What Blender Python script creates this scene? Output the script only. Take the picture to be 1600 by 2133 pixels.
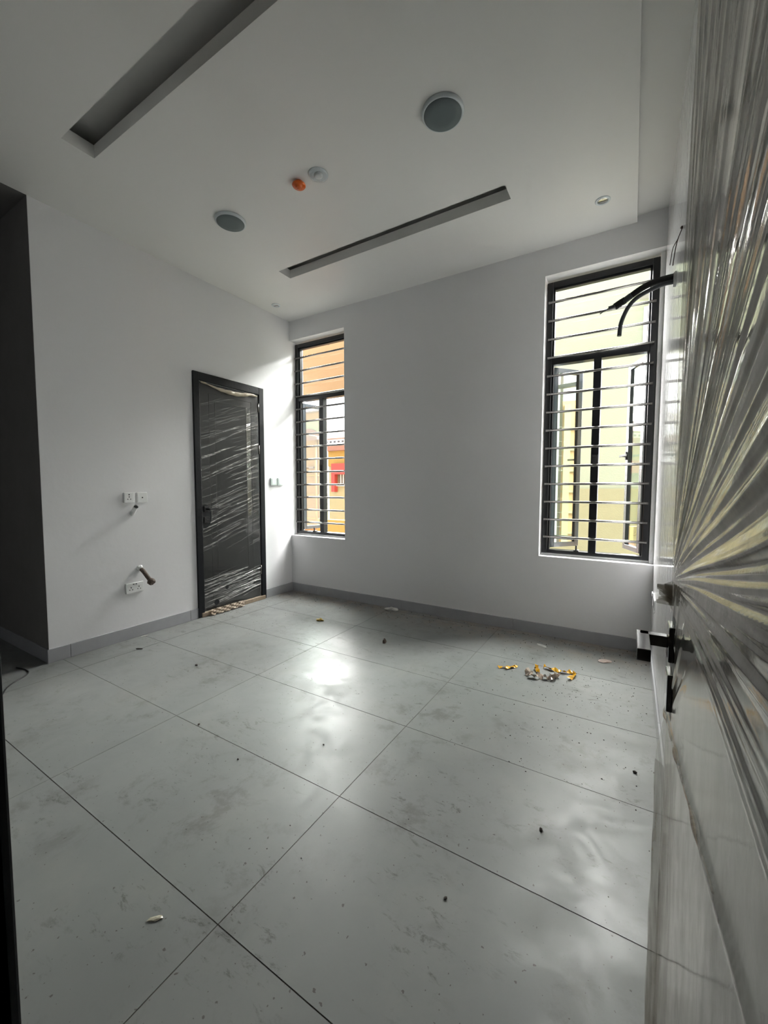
import bpy, bmesh, math, random
import numpy as np
from mathutils import Vector, Matrix, noise

for o in list(bpy.data.objects): bpy.data.objects.remove(o, do_unlink=True)
SC = bpy.context.scene
C = SC.collection
PI = math.pi

# ------------------------------------------------------------------ camera
H = 1.33
F_PX, YAW, PITCH, ROLL = 847.8, -0.54672, 0.060797, -0.00144
cam = bpy.data.cameras.new('camera')
cam.sensor_fit = 'HORIZONTAL'; cam.sensor_width = 36.0
cam.lens = F_PX / 1600 * 36.0
cam.clip_start = 0.02; cam.clip_end = 300
co = bpy.data.objects.new('camera', cam); C.objects.link(co)
fw = Vector((math.sin(YAW) * math.cos(PITCH), math.cos(YAW) * math.cos(PITCH), -math.sin(PITCH)))
rt = Vector((math.cos(YAW), -math.sin(YAW), 0)); dn = fw.cross(rt)
r2 = math.cos(ROLL) * rt + math.sin(ROLL) * dn; d2 = -math.sin(ROLL) * rt + math.cos(ROLL) * dn
m = Matrix.Identity(4)
for i in range(3): m[i][0] = r2[i]; m[i][1] = -d2[i]; m[i][2] = -fw[i]
m[0][3], m[1][3], m[2][3] = 0, 0, H
co.matrix_world = m
SC.camera = co

# ------------------------------------------------------------------ world, light, exposure
W = bpy.data.worlds.new('overcast_sky'); SC.world = W; W.use_nodes = True
bg = W.node_tree.nodes['Background']
bg.inputs[0].default_value = (0.95, 0.98, 1.0, 1); bg.inputs[1].default_value = 3.1
SC.view_settings.view_transform = 'Standard'; SC.view_settings.look = 'None'
SC.view_settings.exposure = 0.0; SC.view_settings.gamma = 1.0
SC.view_settings.use_curve_mapping = False
sun = bpy.data.lights.new('fill_sun', 'SUN'); sun.energy = 130.0; sun.angle = math.radians(92); sun.color = (1.0, .985, .96)  # added very wide fill lamp, brightens the room through the windows
so = bpy.data.objects.new('fill_sun', sun); C.objects.link(so)
so.rotation_euler = Vector((.10, -.83, -.52)).to_track_quat('-Z', 'Y').to_euler(); so.location = (0, 20, 18)

# ------------------------------------------------------------------ material helpers
MATS = {}
class NT:
    def __init__(s, name):
        s.m = bpy.data.materials.new(name); s.m.use_nodes = True; s.t = s.m.node_tree; s.n = s.t.nodes; s.l = s.t.links
        s.b = s.n['Principled BSDF']; s.out = s.n['Material Output']
        MATS[name] = s.m
    def add(s, typ, **kw):
        n = s.n.new(typ)
        for k, v in kw.items():
            if k in n.inputs.keys(): n.inputs[k].default_value = v
            else: setattr(n, k, v)
        return n
    def link(s, a, b): s.l.new(a, b)
    def set(s, **kw):
        for k, v in kw.items(): s.b.inputs[k.replace('_', ' ')].default_value = v
def rgb(c): return (c[0], c[1], c[2], 1)
def mat(name, col, rough=.5, metal=0.0, spec=.5, var=0.0, vscale=8, bump=0.0, bscale=60, coat=0.0, pos=True, stretch=None):
    t = NT(name); t.set(Base_Color=rgb(col), Roughness=rough, Metallic=metal)
    t.b.inputs['Specular IOR Level'].default_value = spec
    t.b.inputs['Coat Weight'].default_value = coat; t.b.inputs['Coat Roughness'].default_value = .08
    vec = None
    if var or bump:
        vec = t.add('ShaderNodeNewGeometry').outputs['Position']
        if stretch:
            mp = t.add('ShaderNodeMapping'); mp.inputs['Scale'].default_value = stretch; t.link(vec, mp.inputs[0]); vec = mp.outputs[0]
    if var:
        nz = t.add('ShaderNodeTexNoise', Scale=vscale, Detail=6.0, Roughness=.6); t.link(vec, nz.inputs['Vector'])
        mx = t.add('ShaderNodeMix', data_type='RGBA')
        mx.inputs[6].default_value = rgb([c * (1 - var) for c in col]); mx.inputs[7].default_value = rgb([min(1, c * (1 + var)) for c in col])
        t.link(nz.outputs[0], mx.inputs[0]); t.link(mx.outputs[2], t.b.inputs['Base Color'])
    if bump:
        nz = t.add('ShaderNodeTexNoise', Scale=bscale, Detail=4.0); t.link(vec, nz.inputs['Vector'])
        bp = t.add('ShaderNodeBump', Strength=bump, Distance=.01); t.link(nz.outputs[0], bp.inputs['Height']); t.link(bp.outputs[0], t.b.inputs['Normal'])
    return t.m

PAINT = (.80, .80, .81)
mat('wall_paint', PAINT, .38, var=.025, vscale=1.6, bump=.10, bscale=22)
mat('wall_paint_gloss', (.80, .80, .81), .08, var=.02, vscale=1.6, bump=.22, bscale=26, stretch=(1, 1.3, .05), spec=.6)
mat('ceiling_paint', (.79, .79, .77), .45, var=.02, vscale=1.2, bump=.05, bscale=14)
mat('black_metal', (.009, .010, .012), .45, spec=.25, bump=.12, bscale=40, var=.3)
mat('window_frame_black', (.008, .009, .011), .28, spec=.5, bump=.04)
mat('casement_grey', (.035, .05, .06), .22, spec=.9, bump=.03)
mat('steel_bar', (.34, .33, .32), .26, metal=1.0, bump=.1, bscale=90)
mat('chrome', (.75, .75, .75), .12, metal=1.0)
mat('grout', (.10, .09, .075), .9, var=.3, vscale=20)
mat('skirting_tile', (.36, .365, .38), .16, var=.12, vscale=9, bump=.03)
mat('door_charcoal', (.022, .024, .026), .45, spec=.3, var=.15, vscale=12, bump=.05)
mat('door_grey', (.055, .057, .058), .30, var=.15, vscale=9, bump=.05)
mat('plastic_white', (.80, .81, .80), .30)
mat('switch_pale', (.62, .70, .67), .30)
mat('socket_black', (.01, .01, .01), .5)
mat('fixture_rim', (.62, .67, .69), .35)
mat('fixture_grille', (.115, .145, .15), .65, var=.06, vscale=300)
mat('orange_plastic', (.80, .13, .004), .28, coat=.4)
mat('foam_black', (.010, .010, .011), .75, bump=.5, bscale=120)
mat('hose_grey', (.055, .06, .07), .35)
mat('pipe_rust', (.09, .065, .05), .7, var=.6, vscale=30, bump=.6, bscale=90)
mat('pvc_grey', (.45, .45, .44), .4)
mat('copper', (.5, .25, .12), .35, metal=1.0)
mat('wire_dark', (.03, .012, .01), .45)
mat('rubber_black', (.006, .006, .006), .5)
mat('plaster_white', (.82, .82, .82), .8, bump=.4, bscale=60)
mat('tape_brown', (.36, .29, .22), .30, var=.35, vscale=18, bump=.5, bscale=30)
mat('tape_dirty', (.27, .21, .15), .35, var=.55, vscale=14, bump=.6, bscale=26, stretch=(1, 1, .35))
mat('tape_roll', (.46, .40, .30), .35, var=.2, vscale=20, bump=.5, bscale=35)
mat('tape_yellow', (.74, .40, .02), .25, coat=.5, var=.35, vscale=22)
mat('tape_crumple', (.45, .37, .30), .35, coat=.3, var=.6, vscale=28)
mat('clear_plastic_scrap', (.45, .42, .33), .2, coat=.5, var=.3, vscale=60)
mat('grit', (.05, .042, .035), .9)
mat('paper_scrap', (.55, .54, .52), .7, var=.25, vscale=40)
mat('pink_flake', (.42, .34, .30), .8, var=.3, vscale=50)
mat('yellow_bit', (.42, .30, .07), .6, var=.4, vscale=50)
mat('bronze_lever', (.035, .032, .028), .12, spec=1.0, coat=.8)
# exterior
mat('render_green', (.385, .425, .31), .85, var=.05, vscale=6, bump=.5, bscale=40)
mat('render_olive', (.35, .34, .20), .85, var=.08, vscale=5, bump=.4, bscale=40)
mat('render_peach', (.46, .27, .135), .85, var=.05, vscale=3, bump=.2)
mat('render_orange', (.30, .165, .06), .85, var=.10, vscale=2)
mat('render_cream', (.30, .285, .17), .85, var=.05)
mat('render_yellow', (.32, .21, .055), .85, var=.08)
mat('roof_brown', (.24, .165, .13), .85, var=.4, vscale=4)
mat('trim_white', (.55, .55, .55), .7)
mat('fascia_pink', (.26, .135, .10), .8, var=.1)
mat('awning_red', (.34, .045, .035), .6)
mat('louvre_brown', (.07, .045, .04), .5)
mat('curtain', (.12, .10, .075), .9, var=.3, vscale=10)
mat('ground_concrete', (.10, .095, .08), .9, var=.2, vscale=2)

def schlick(t, f0, power=5.0, normal=None):
    """reflectance rising from f0 face-on to 1 at grazing, the same from either side of a sheet"""
    lw = t.add('ShaderNodeLayerWeight'); lw.inputs[0].default_value = .5
    if normal is not None: t.link(normal, lw.inputs['Normal'])
    pw = t.add('ShaderNodeMath', operation='POWER'); t.link(lw.outputs['Facing'], pw.inputs[0]); pw.inputs[1].default_value = power
    ma = t.add('ShaderNodeMath', operation='MULTIPLY_ADD', use_clamp=True); t.link(pw.outputs[0], ma.inputs[0]); ma.inputs[1].default_value = 1 - f0; ma.inputs[2].default_value = f0
    return ma.outputs[0]
def glass_mat(name, tint, refl, rough=0.0):
    t = NT(name); t.n.remove(t.b)
    tr = t.add('ShaderNodeBsdfTransparent'); tr.inputs[0].default_value = rgb(tint)
    gl = t.add('ShaderNodeBsdfGlossy'); gl.inputs['Roughness'].default_value = rough; gl.inputs[0].default_value = (.95, .97, .97, 1)
    mx = t.add('ShaderNodeMixShader'); t.link(schlick(t, refl), mx.inputs[0]); t.link(tr.outputs[0], mx.inputs[1]); t.link(gl.outputs[0], mx.inputs[2])
    t.link(mx.outputs[0], t.out.inputs[0]); return t.m
glass_mat('glass_coated', (.88, .95, .92), .07)
glass_mat('glass_mirror', (.66, .66, .58), .42)
glass_mat('glass_clear', (.97, .98, .97), .03)

def film_mat(name, haze, hcol, bump, scale, stretch, rough=.10, fres=.42, crease_haze=.5, power=4.0):
    """clear stretch film: transparent, glossy, slightly hazy along its creases"""
    t = NT(name); t.n.remove(t.b)
    tr = t.add('ShaderNodeBsdfTransparent'); tr.inputs[0].default_value = (.93, .93, .91, 1)
    gl = t.add('ShaderNodeBsdfGlossy'); gl.inputs['Roughness'].default_value = rough; gl.inputs[0].default_value = (.97, .95, .92, 1)
    df = t.add('ShaderNodeBsdfDiffuse'); df.inputs[0].default_value = rgb(hcol)
    geo = t.add('ShaderNodeNewGeometry'); mp = t.add('ShaderNodeMapping'); mp.inputs['Scale'].default_value = stretch
    t.link(geo.outputs['Position'], mp.inputs[0])
    nz = t.add('ShaderNodeTexNoise', Scale=scale, Detail=5.0, Roughness=.65); t.link(mp.outputs[0], nz.inputs['Vector'])
    bp = t.add('ShaderNodeBump', Strength=bump, Distance=.004); t.link(nz.outputs[0], bp.inputs['Height'])
    for n in (gl, df): t.link(bp.outputs[0], n.inputs['Normal'])
    rf = schlick(t, fres, power, bp.outputs[0])
    m1 = t.add('ShaderNodeMixShader'); t.link(rf, m1.inputs[0]); t.link(tr.outputs[0], m1.inputs[1]); t.link(gl.outputs[0], m1.inputs[2])
    at = t.add('ShaderNodeAttribute', attribute_name='crease')
    rp = t.add('ShaderNodeMapRange'); rp.inputs[1].default_value = .40; rp.inputs[2].default_value = .75; rp.inputs[3].default_value = .25; rp.inputs[4].default_value = 1.0
    t.link(nz.outputs[0], rp.inputs[0])
    mu = t.add('ShaderNodeMath', operation='MULTIPLY'); t.link(at.outputs['Fac'], mu.inputs[0]); mu.inputs[1].default_value = crease_haze
    ad = t.add('ShaderNodeMath', operation='ADD'); t.link(mu.outputs[0], ad.inputs[0]); ad.inputs[1].default_value = haze
    m3 = t.add('ShaderNodeMath', operation='MULTIPLY', use_clamp=True); t.link(ad.outputs[0], m3.inputs[0]); t.link(rp.outputs[0], m3.inputs[1])
    m2 = t.add('ShaderNodeMixShader'); t.link(m3.outputs[0], m2.inputs[0]); t.link(m1.outputs[0], m2.inputs[1]); t.link(df.outputs[0], m2.inputs[2])
    t.link(m2.outputs[0], t.out.inputs[0]); return t.m
film_mat('film_clear', .035, (.80, .80, .78), .15, 5.0, (1, 2.0, 12.0), rough=.09, fres=.10, crease_haze=.75)
film_mat('film_wrap', .13, (.33, .31, .275), .10, 9.0, (1, 3.0, 1.4), rough=.10, fres=.08, crease_haze=.5, power=3.2)
film_mat('film_brown', .55, (.36, .29, .22), .3, 14.0, (1, 3.0, .5), rough=.16, fres=.08, crease_haze=.3, power=3.5)

# floor tile: pale grey porcelain with dust, smears and scuffs
def tile_mat():
    t = NT('porcelain_tile')
    pos = t.add('ShaderNodeNewGeometry').outputs['Position']
    def nz(scale, detail=6, rough=.6, sx=1, sy=1, dist=0.0):
        mp = t.add('ShaderNodeMapping'); mp.inputs['Scale'].default_value = (sx, sy, 1); t.link(pos, mp.inputs[0])
        n = t.add('ShaderNodeTexNoise', Scale=scale, Detail=float(detail), Roughness=rough); n.inputs['Distortion'].default_value = dist
        t.link(mp.outputs[0], n.inputs['Vector']); return n.outputs[0]
    def ramp(a, lo, hi, o0=0.0, o1=1.0):
        r = t.add('ShaderNodeMapRange'); r.interpolation_type = 'SMOOTHSTEP'
        for i, v in zip((1, 2, 3, 4), (lo, hi, o0, o1)): r.inputs[i].default_value = v
        t.link(a, r.inputs[0]); return r.outputs[0]
    def mixc(fac, c0, c1):
        x = t.add('ShaderNodeMix', data_type='RGBA')
        for i, c in ((6, c0), (7, c1)):
            if isinstance(c, tuple): x.inputs[i].default_value = rgb(c)
            else: t.link(c, x.inputs[i])
        t.link(fac, x.inputs[0]); return x.outputs[2]
    def mul(a, b):
        x = t.add('ShaderNodeMath', operation='MULTIPLY')
        for i, v in ((0, a), (1, b)):
            if isinstance(v, float): x.inputs[i].default_value = v
            else: t.link(v, x.inputs[i])
        return x.outputs[0]
    cl = nz(1.1, 5, .55)
    base = mixc(ramp(cl, .3, .7), (.175, .183, .179), (.20, .208, .203))
    smear = mul(ramp(nz(6.0, 10, .72, 1, 1, .3), .50, .66), ramp(nz(1.7, 3, .5), .40, .64))
    base = mixc(mul(smear, .62), base, (.10, .097, .087))
    scuff = mul(ramp(nz(22.0, 10, .75, .45, 1, .4), .54, .66), ramp(nz(2.4, 3, .5), .48, .62))
    base = mixc(mul(scuff, .7), base, (.05, .047, .04))
    specks = ramp(nz(60.0, 2, .5), .695, .73)
    base = mixc(mul(specks, .8), base, (.06, .05, .045))
    dust = ramp(nz(3.2, 6, .65), .45, .70)
    base = mixc(mul(dust, .12), base, (.34, .325, .29))
    # brown building dust swept against the skirting under the windows
    sx = t.add('ShaderNodeSeparateXYZ'); t.link(pos, sx.inputs[0])
    edge = mul(ramp(sx.outputs['Y'], 3.25, 3.80), ramp(nz(7.0, 8, .7), .40, .62))
    base = mixc(mul(edge, .65), base, (.27, .22, .175))
    t.link(base, t.b.inputs['Base Color'])
    rr = t.add('ShaderNodeMath', operation='ADD'); t.link(ramp(nz(4.0, 8, .68, 1, 1, 1.0), .35, .70, .34, .50), rr.inputs[0]); t.link(mul(dust, .10), rr.inputs[1])
    t.link(rr.outputs[0], t.b.inputs['Roughness'])
    t.b.inputs['Specular IOR Level'].default_value = .38
    bp = t.add('ShaderNodeBump', Strength=.06, Distance=.01); t.link(nz(9.0, 6, .6), bp.inputs['Height']); t.link(bp.outputs[0], t.b.inputs['Normal'])
    return t.m
tile_mat()

# ------------------------------------------------------------------ geometry helpers
def bx(bm, x0, x1, y0, y1, z0, z1):
    vs = [bm.verts.new(p) for p in ((x0, y0, z0), (x1, y0, z0), (x1, y1, z0), (x0, y1, z0), (x0, y0, z1), (x1, y0, z1), (x1, y1, z1), (x0, y1, z1))]
    for f in ((0, 3, 2, 1), (4, 5, 6, 7), (0, 1, 5, 4), (1, 2, 6, 5), (2, 3, 7, 6), (3, 0, 4, 7)): bm.faces.new([vs[i] for i in f])
    return vs
def tube(bm, pts, r, n=10, cap=True, r1=None):
    pts = [Vector(p) for p in pts]; rings = []; up = Vector((.13, .37, .92))
    for i, p in enumerate(pts):
        a = pts[max(0, i - 1)]; b = pts[min(len(pts) - 1, i + 1)]; d = (b - a).normalized()
        u = d.cross(up)
        if u.length < 1e-3: u = d.cross(Vector((1, 0, 0)))
        u.normalize(); v = d.cross(u)
        k = i / max(1, len(pts) - 1)
        rad = r(k) if callable(r) else (r if r1 is None else r + (r1 - r) * k)
        rings.append([bm.verts.new(p + (u * math.cos(2 * PI * j / n) + v * math.sin(2 * PI * j / n)) * rad) for j in range(n)])
    for a, b in zip(rings, rings[1:]):
        for j in range(n):
            f = bm.faces.new((a[j], a[(j + 1) % n], b[(j + 1) % n], b[j])); f.smooth = True
    if cap: bm.faces.new(rings[0][::-1]); bm.faces.new(rings[-1])
def lathe(bm, prof, n=40, close=True):
    """prof: (radius, z) pairs; revolved about z"""
    rings = []
    for r, z in prof:
        rings.append([bm.verts.new((max(r, 1e-5) * math.cos(2 * PI * j / n), max(r, 1e-5) * math.sin(2 * PI * j / n), z)) for j in range(n)])
    for a, b in zip(rings, rings[1:]):
        for j in range(n):
            f = bm.faces.new((a[j], a[(j + 1) % n], b[(j + 1) % n], b[j])); f.smooth = True
    if close: bm.faces.new(rings[0][::-1]); bm.faces.new(rings[-1])
def smooth_path(P, n=8):
    P = [Vector(p) for p in P]; out = []
    for i in range(len(P) - 1):
        p0 = P[max(0, i - 1)]; p1 = P[i]; p2 = P[i + 1]; p3 = P[min(len(P) - 1, i + 2)]
        for k in range(n):
            t = k / n
            out.append(.5 * ((2 * p1) + (p2 - p0) * t + (2 * p0 - 5 * p1 + 4 * p2 - p3) * t * t + (3 * p1 - p0 - 3 * p2 + p3) * t ** 3))
    out.append(P[-1]); return out
def obj(name, bm, material, parent=None, bevel=0.0, seg=2, recalc=True):
    if recalc: bmesh.ops.recalc_face_normals(bm, faces=bm.faces)
    me = bpy.data.meshes.new(name); bm.to_mesh(me); bm.free()
    me.materials.append(MATS[material] if isinstance(material, str) else material)
    o = bpy.data.objects.new(name, me); C.objects.link(o)
    if parent: o.parent = parent
    if bevel:
        b = o.modifiers.new('bevel', 'BEVEL'); b.width = bevel; b.segments = seg; b.limit_method = 'ANGLE'; b.harden_normals = False
    return o
def box(name, x0, x1, y0, y1, z0, z1, material, parent=None, bevel=0.0):
    bm = bmesh.new(); bx(bm, x0, x1, y0, y1, z0, z1); return obj(name, bm, material, parent, bevel)
def tag(o, label, cat=None, group=None, kind=None):
    if label: o['label'] = label
    if cat: o['category'] = cat
    if group: o['group'] = group
    if kind: o['kind'] = kind
    return o
def empty(name, loc=(0, 0, 0), label=None, cat=None, group=None, kind=None):
    o = bpy.data.objects.new(name, None); C.objects.link(o); o.location = loc; o.empty_display_size = .1
    return tag(o, label, cat, group, kind)
def rel(o, p):
    """child meshes are written in world coordinates: shift them under an empty that is not at the origin"""
    o.parent = p; o.matrix_parent_inverse = Matrix.Translation(-Vector(p.location)); return o
def struct(o, label, cat): return tag(o, label, cat, kind='structure')
def lattice(name, U, V, holes, place, depth, material, parent=None):
    """slab on a (U,V) lattice with some cells left open; place(u,v,w) -> point, w from 0 to depth"""
    bm = bmesh.new(); nu, nv = len(U), len(V); vt = {}
    for w in (0, 1):
        for i in range(nu):
            for j in range(nv): vt[i, j, w] = bm.verts.new(place(U[i], V[j], w * depth))
    solid = lambda i, j: 0 <= i < nu - 1 and 0 <= j < nv - 1 and (i, j) not in holes
    for i in range(nu - 1):
        for j in range(nv - 1):
            if not solid(i, j): continue
            for w in (0, 1): bm.faces.new([vt[i, j, w], vt[i + 1, j, w], vt[i + 1, j + 1, w], vt[i, j + 1, w]])
            for (di, dj, a, b) in ((-1, 0, (i, j), (i, j + 1)), (1, 0, (i + 1, j), (i + 1, j + 1)), (0, -1, (i, j), (i + 1, j)), (0, 1, (i, j + 1), (i + 1, j + 1))):
                if not solid(i + di, j + dj): bm.faces.new([vt[a + (0,)], vt[b + (0,)], vt[b + (1,)], vt[a + (1,)]])
    bmesh.ops.delete(bm, geom=[v for v in bm.verts if not v.link_faces], context='VERTS')
    return obj(name, bm, material, parent)
def instance(o, parent, name=None, loc=None):
    c = o.copy(); C.objects.link(c); c.parent = parent
    if loc is not None: c.location = loc
    return c

# ------------------------------------------------------------------ room shell
XL, XR, YB, YF = -3.72, .165, 3.83, .19      # left wall, right wall, back wall, front wall
YO = 4.07                                     # outer face of the back wall
ZC, ZS, ZT = 3.385, 3.465, 3.55               # suspended ceiling (underside, top), slab above the void
WZ0, WZ1 = .715, 3.152                        # window openings
SWX, BWX = -2.870, -.700
PXO0, PXO1 = -6.0, 1.0

wb = lattice('wall_back', [XL, SWX, BWX, XR], [-.02, WZ0, WZ1, 3.64], {(0, 1), (2, 1)}, lambda u, v, w: (u, YB + w, v), YO - YB, 'wall_paint')
struct(wb, 'white painted wall with two tall barred windows', 'wall')
mat('bounce_absorber', (.055, .05, .045), .8, var=.2)
oc = lattice('wall_outer_absorber', [PXO0, XL - .02, SWX, BWX, .14, PXO1], [-3.0, WZ0, WZ1, 3.80], {(1, 1), (3, 1)}, lambda u, v, w: (u, YO + w, v), .03, 'bounce_absorber')  # added dark sheet, stops the sunlit outer wall from brightening the facades
struct(oc, 'added dark sheet over the outer wall, absorbing bounced sun', 'wall')
PX0 = -7.0                                    # far side of the unlit lobby round the corner
FX0 = -2.05                                   # end of the front wall, where the lobby opens
mat('shade_grey', (.16, .155, .15), .9, var=.2, vscale=4)  # dark grey that puts the lobby's shade into the colour and damps bounce
bm = bmesh.new(); bx(bm, XL - .22, XL, 1.252, YO, -.02, 3.64)
struct(obj('wall_left', bm, 'wall_paint'), 'white painted wall with the closed dark door and sockets', 'wall')
bm = bmesh.new(); bx(bm, PX0, XL - .003, 1.25, 1.2515, -.02, 3.64)  # passage wall in shade, darkened by its colour
struct(obj('wall_passage_side', bm, 'shade_grey'), 'lobby wall round the corner, its shade put into the colour', 'wall')
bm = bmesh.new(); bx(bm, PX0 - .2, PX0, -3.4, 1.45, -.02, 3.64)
struct(obj('wall_passage_end', bm, 'shade_grey'), 'far lobby wall, coloured dark to keep bounced light low', 'wall')
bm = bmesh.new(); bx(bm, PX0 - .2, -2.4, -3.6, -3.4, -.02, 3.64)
struct(obj('wall_lobby_front', bm, 'shade_grey'), 'front lobby wall, coloured dark to keep bounced light low', 'wall')
bm = bmesh.new(); bx(bm, XR, XR + .22, -2.6, YO, -.02, 3.64)
struct(obj('wall_right', bm, 'wall_paint_gloss'), 'glossy white wall beside the large window, behind the open door', 'wall')
# front wall with the doorway the picture is taken from
DW0 = -.765
fwl = lattice('wall_front', [FX0, DW0, XR], [-.02, 2.50, 3.64], {(1, 0)}, lambda u, v, w: (u, YF - w, v), .20, 'shade_grey')  # unseen wall, dark colour chosen to weaken bounce onto the near floor
struct(fwl, 'front wall with the doorway, coloured dark to cut bounced light', 'wall')
# corridor behind the doorway
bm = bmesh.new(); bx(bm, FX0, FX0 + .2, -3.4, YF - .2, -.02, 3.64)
struct(obj('wall_corridor_side', bm, 'shade_grey'), 'side wall of the corridor outside the doorway', 'wall')
bm = bmesh.new(); bx(bm, FX0 + .2, XR, -2.8, -2.6, -.02, 3.64)
struct(obj('wall_corridor_end', bm, 'wall_paint'), 'end wall of the corridor outside the doorway', 'wall')
# ceiling
ce = lattice('ceiling', [XL, -2.950, -.807, -.033], [YF - .0, 1.170, 1.345, 2.905, 3.062, YB], {(1, 1), (1, 3)}, lambda u, v, w: (u, v, ZC + w), ZS - ZC, 'ceiling_paint')
struct(ce, 'white suspended ceiling with two long slots', 'ceiling')
bm = bmesh.new(); bx(bm, PX0 - .2, XR + .2, -3.6, YO, ZT, 3.75)
struct(obj('ceiling_slab', bm, 'ceiling_paint'), 'upper ceiling slab above the slots', 'ceiling')
bm = bmesh.new(); bx(bm, -.033, XR, YF, YB, ZC + .048, ZT)
struct(obj('ceiling_strip', bm, 'ceiling_paint'), 'narrow raised ceiling strip along the right wall', 'ceiling')
bm = bmesh.new(); bx(bm, PX0, XL, -3.4, 1.25, ZC, ZT)  # passage ceiling darkened by colour to stand for shade
struct(obj('ceiling_passage', bm, 'shade_grey'), 'ceiling of the side passage, its shade put into the colour', 'ceiling')
# floor: dirty grout bed and porcelain tiles 1195 x 602
fl = box('floor', PX0, XR, -3.4, YB, -.06, -.0022, 'grout')
struct(fl, 'grey porcelain tiled floor with dust and scuffs', 'floor')
GX = [PX0] + [x for x in (-5.805, -4.613, -3.418, -2.226, -1.034) ] + [XR]
GY = [-3.4 + .0] + [round(.7295 + .6035 * k, 4) for k in range(-6, 6)] + [YB]
g = .0017
cache = {}
rnd = random.Random(4)
for i in range(len(GX) - 1):
    for j in range(len(GY) - 1):
        w, d = GX[i + 1] - GX[i] - 2 * g, GY[j + 1] - GY[j] - 2 * g
        if d < .02: continue
        key = (round(w, 3), round(d, 3))
        if key not in cache:
            bm = bmesh.new(); bx(bm, -w / 2, w / 2, -d / 2, d / 2, -.010, 0)
            bmesh.ops.recalc_face_normals(bm, faces=bm.faces)
            me = bpy.data.meshes.new('tile'); bm.to_mesh(me); bm.free(); me.materials.append(MATS['porcelain_tile']); cache[key] = me
        o = bpy.data.objects.new('tile', cache[key]); C.objects.link(o); o.parent = fl
        o.location = ((GX[i] + GX[i + 1]) / 2, (GY[j] + GY[j + 1]) / 2, rnd.uniform(-.0005, 0.0))
# skirting tiles
def skirting(name, label, runs):
    base = None
    root = empty(name, (0, 0, 0), label, 'skirting', kind='structure')
    for (x0, x1, y0, y1) in runs:
        box('tile', x0, x1, y0, y1, .0005, .104, 'skirting_tile', root, .0015)
    return root
T = .011; k = .0012
xs = [XL + T, -3.30, -2.105, -.910, XR - T]
skirting('baseboard_back', 'grey skirting tiles under the windows', [(a + k, b - k, YB - T, YB - .0005) for a, b in zip(xs, xs[1:])])
skirting('baseboard_left', 'grey skirting tiles beside the closed dark door', [(XL + .0005, XL + T, a + k, b - k) for a, b in ((1.25 - T, 1.385), (1.385, 2.40), (2.40, 2.487), (3.378, YB - T))])
skirting('baseboard_right', 'grey skirting tiles behind the open door', [(XR - T, XR - .0005, a + k, b - k) for a, b in ((YF + .08, 1.30), (1.30, 2.50), (2.50, YB))])
skirting('baseboard_passage', 'grey skirting tiles round the corner in the passage', [(a + k, b - k, 1.25 - T, 1.25 - .0005) for a, b in ((PX0, -4.6), (-4.6, XL + T))])
skirting('baseboard_front', 'grey skirting tiles on the front wall', [(a + k, b - k, YF + .0005, YF + T) for a, b in ((FX0, -1.4), (-1.4, DW0 - .08))])

# ------------------------------------------------------------------ windows
BAR_Z = [.885 + .1587 * i for i in range(14)]
def make_casement(parent, hx, side, ang, z0, z1, width, handle, glass='glass_coated'):
    """outward-opening leaf hinged at x=hx; side=+1 leaf runs to +x when closed; ang = opening angle"""
    root = empty('casement', (hx, 3.985, 0), None); root.parent = parent
    root.rotation_euler = (0, 0, side * ang)
    s = side; f = .042; d0, d1 = -.018, .018
    def part(name, a, b, c, d, m, yy=(d0, d1), bev=.002):
        x0, x1 = sorted((s * a, s * b)); return box(name, x0, x1, yy[0], yy[1], c, d, m, root, bev)
    part('stile', 0, f, z0, z1, 'casement_grey'); part('stile', width - f, width, z0, z1, 'casement_grey')
    part('rail', f, width - f, z1 - f, z1, 'casement_grey'); part('rail', f, width - f, z0, z0 + f, 'casement_grey')
    part('pane', f - .004, width - f + .004, z0 + f - .004, z1 - f + .004, glass, (-.003, .003), 0)
    part('gasket', f - .001, f + .006, z0 + f, z1 - f, 'rubber_black', (-.0185, .0185), 0)
    part('gasket', width - f - .006, width - f + .001, z0 + f, z1 - f, 'rubber_black', (-.0185, .0185), 0)
    if handle:
        hz = (z0 + z1) / 2 + .02
        bm = bmesh.new()
        x0, x1 = sorted((s * (width - f + .008), s * (width - .012)))
        bx(bm, x0, x1, -.030, -.018, hz - .035, hz + .035); bx(bm, x0, x1, -.052, -.030, hz - .010, hz + .010)
        x0, x1 = sorted((s * (width - f - .085), s * (width + .035)))
        bx(bm, x0, x1, -.060, -.050, hz - .009, hz + .009)
        obj('handle', bm, 'foam_black', root, .002)
    return root
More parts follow.
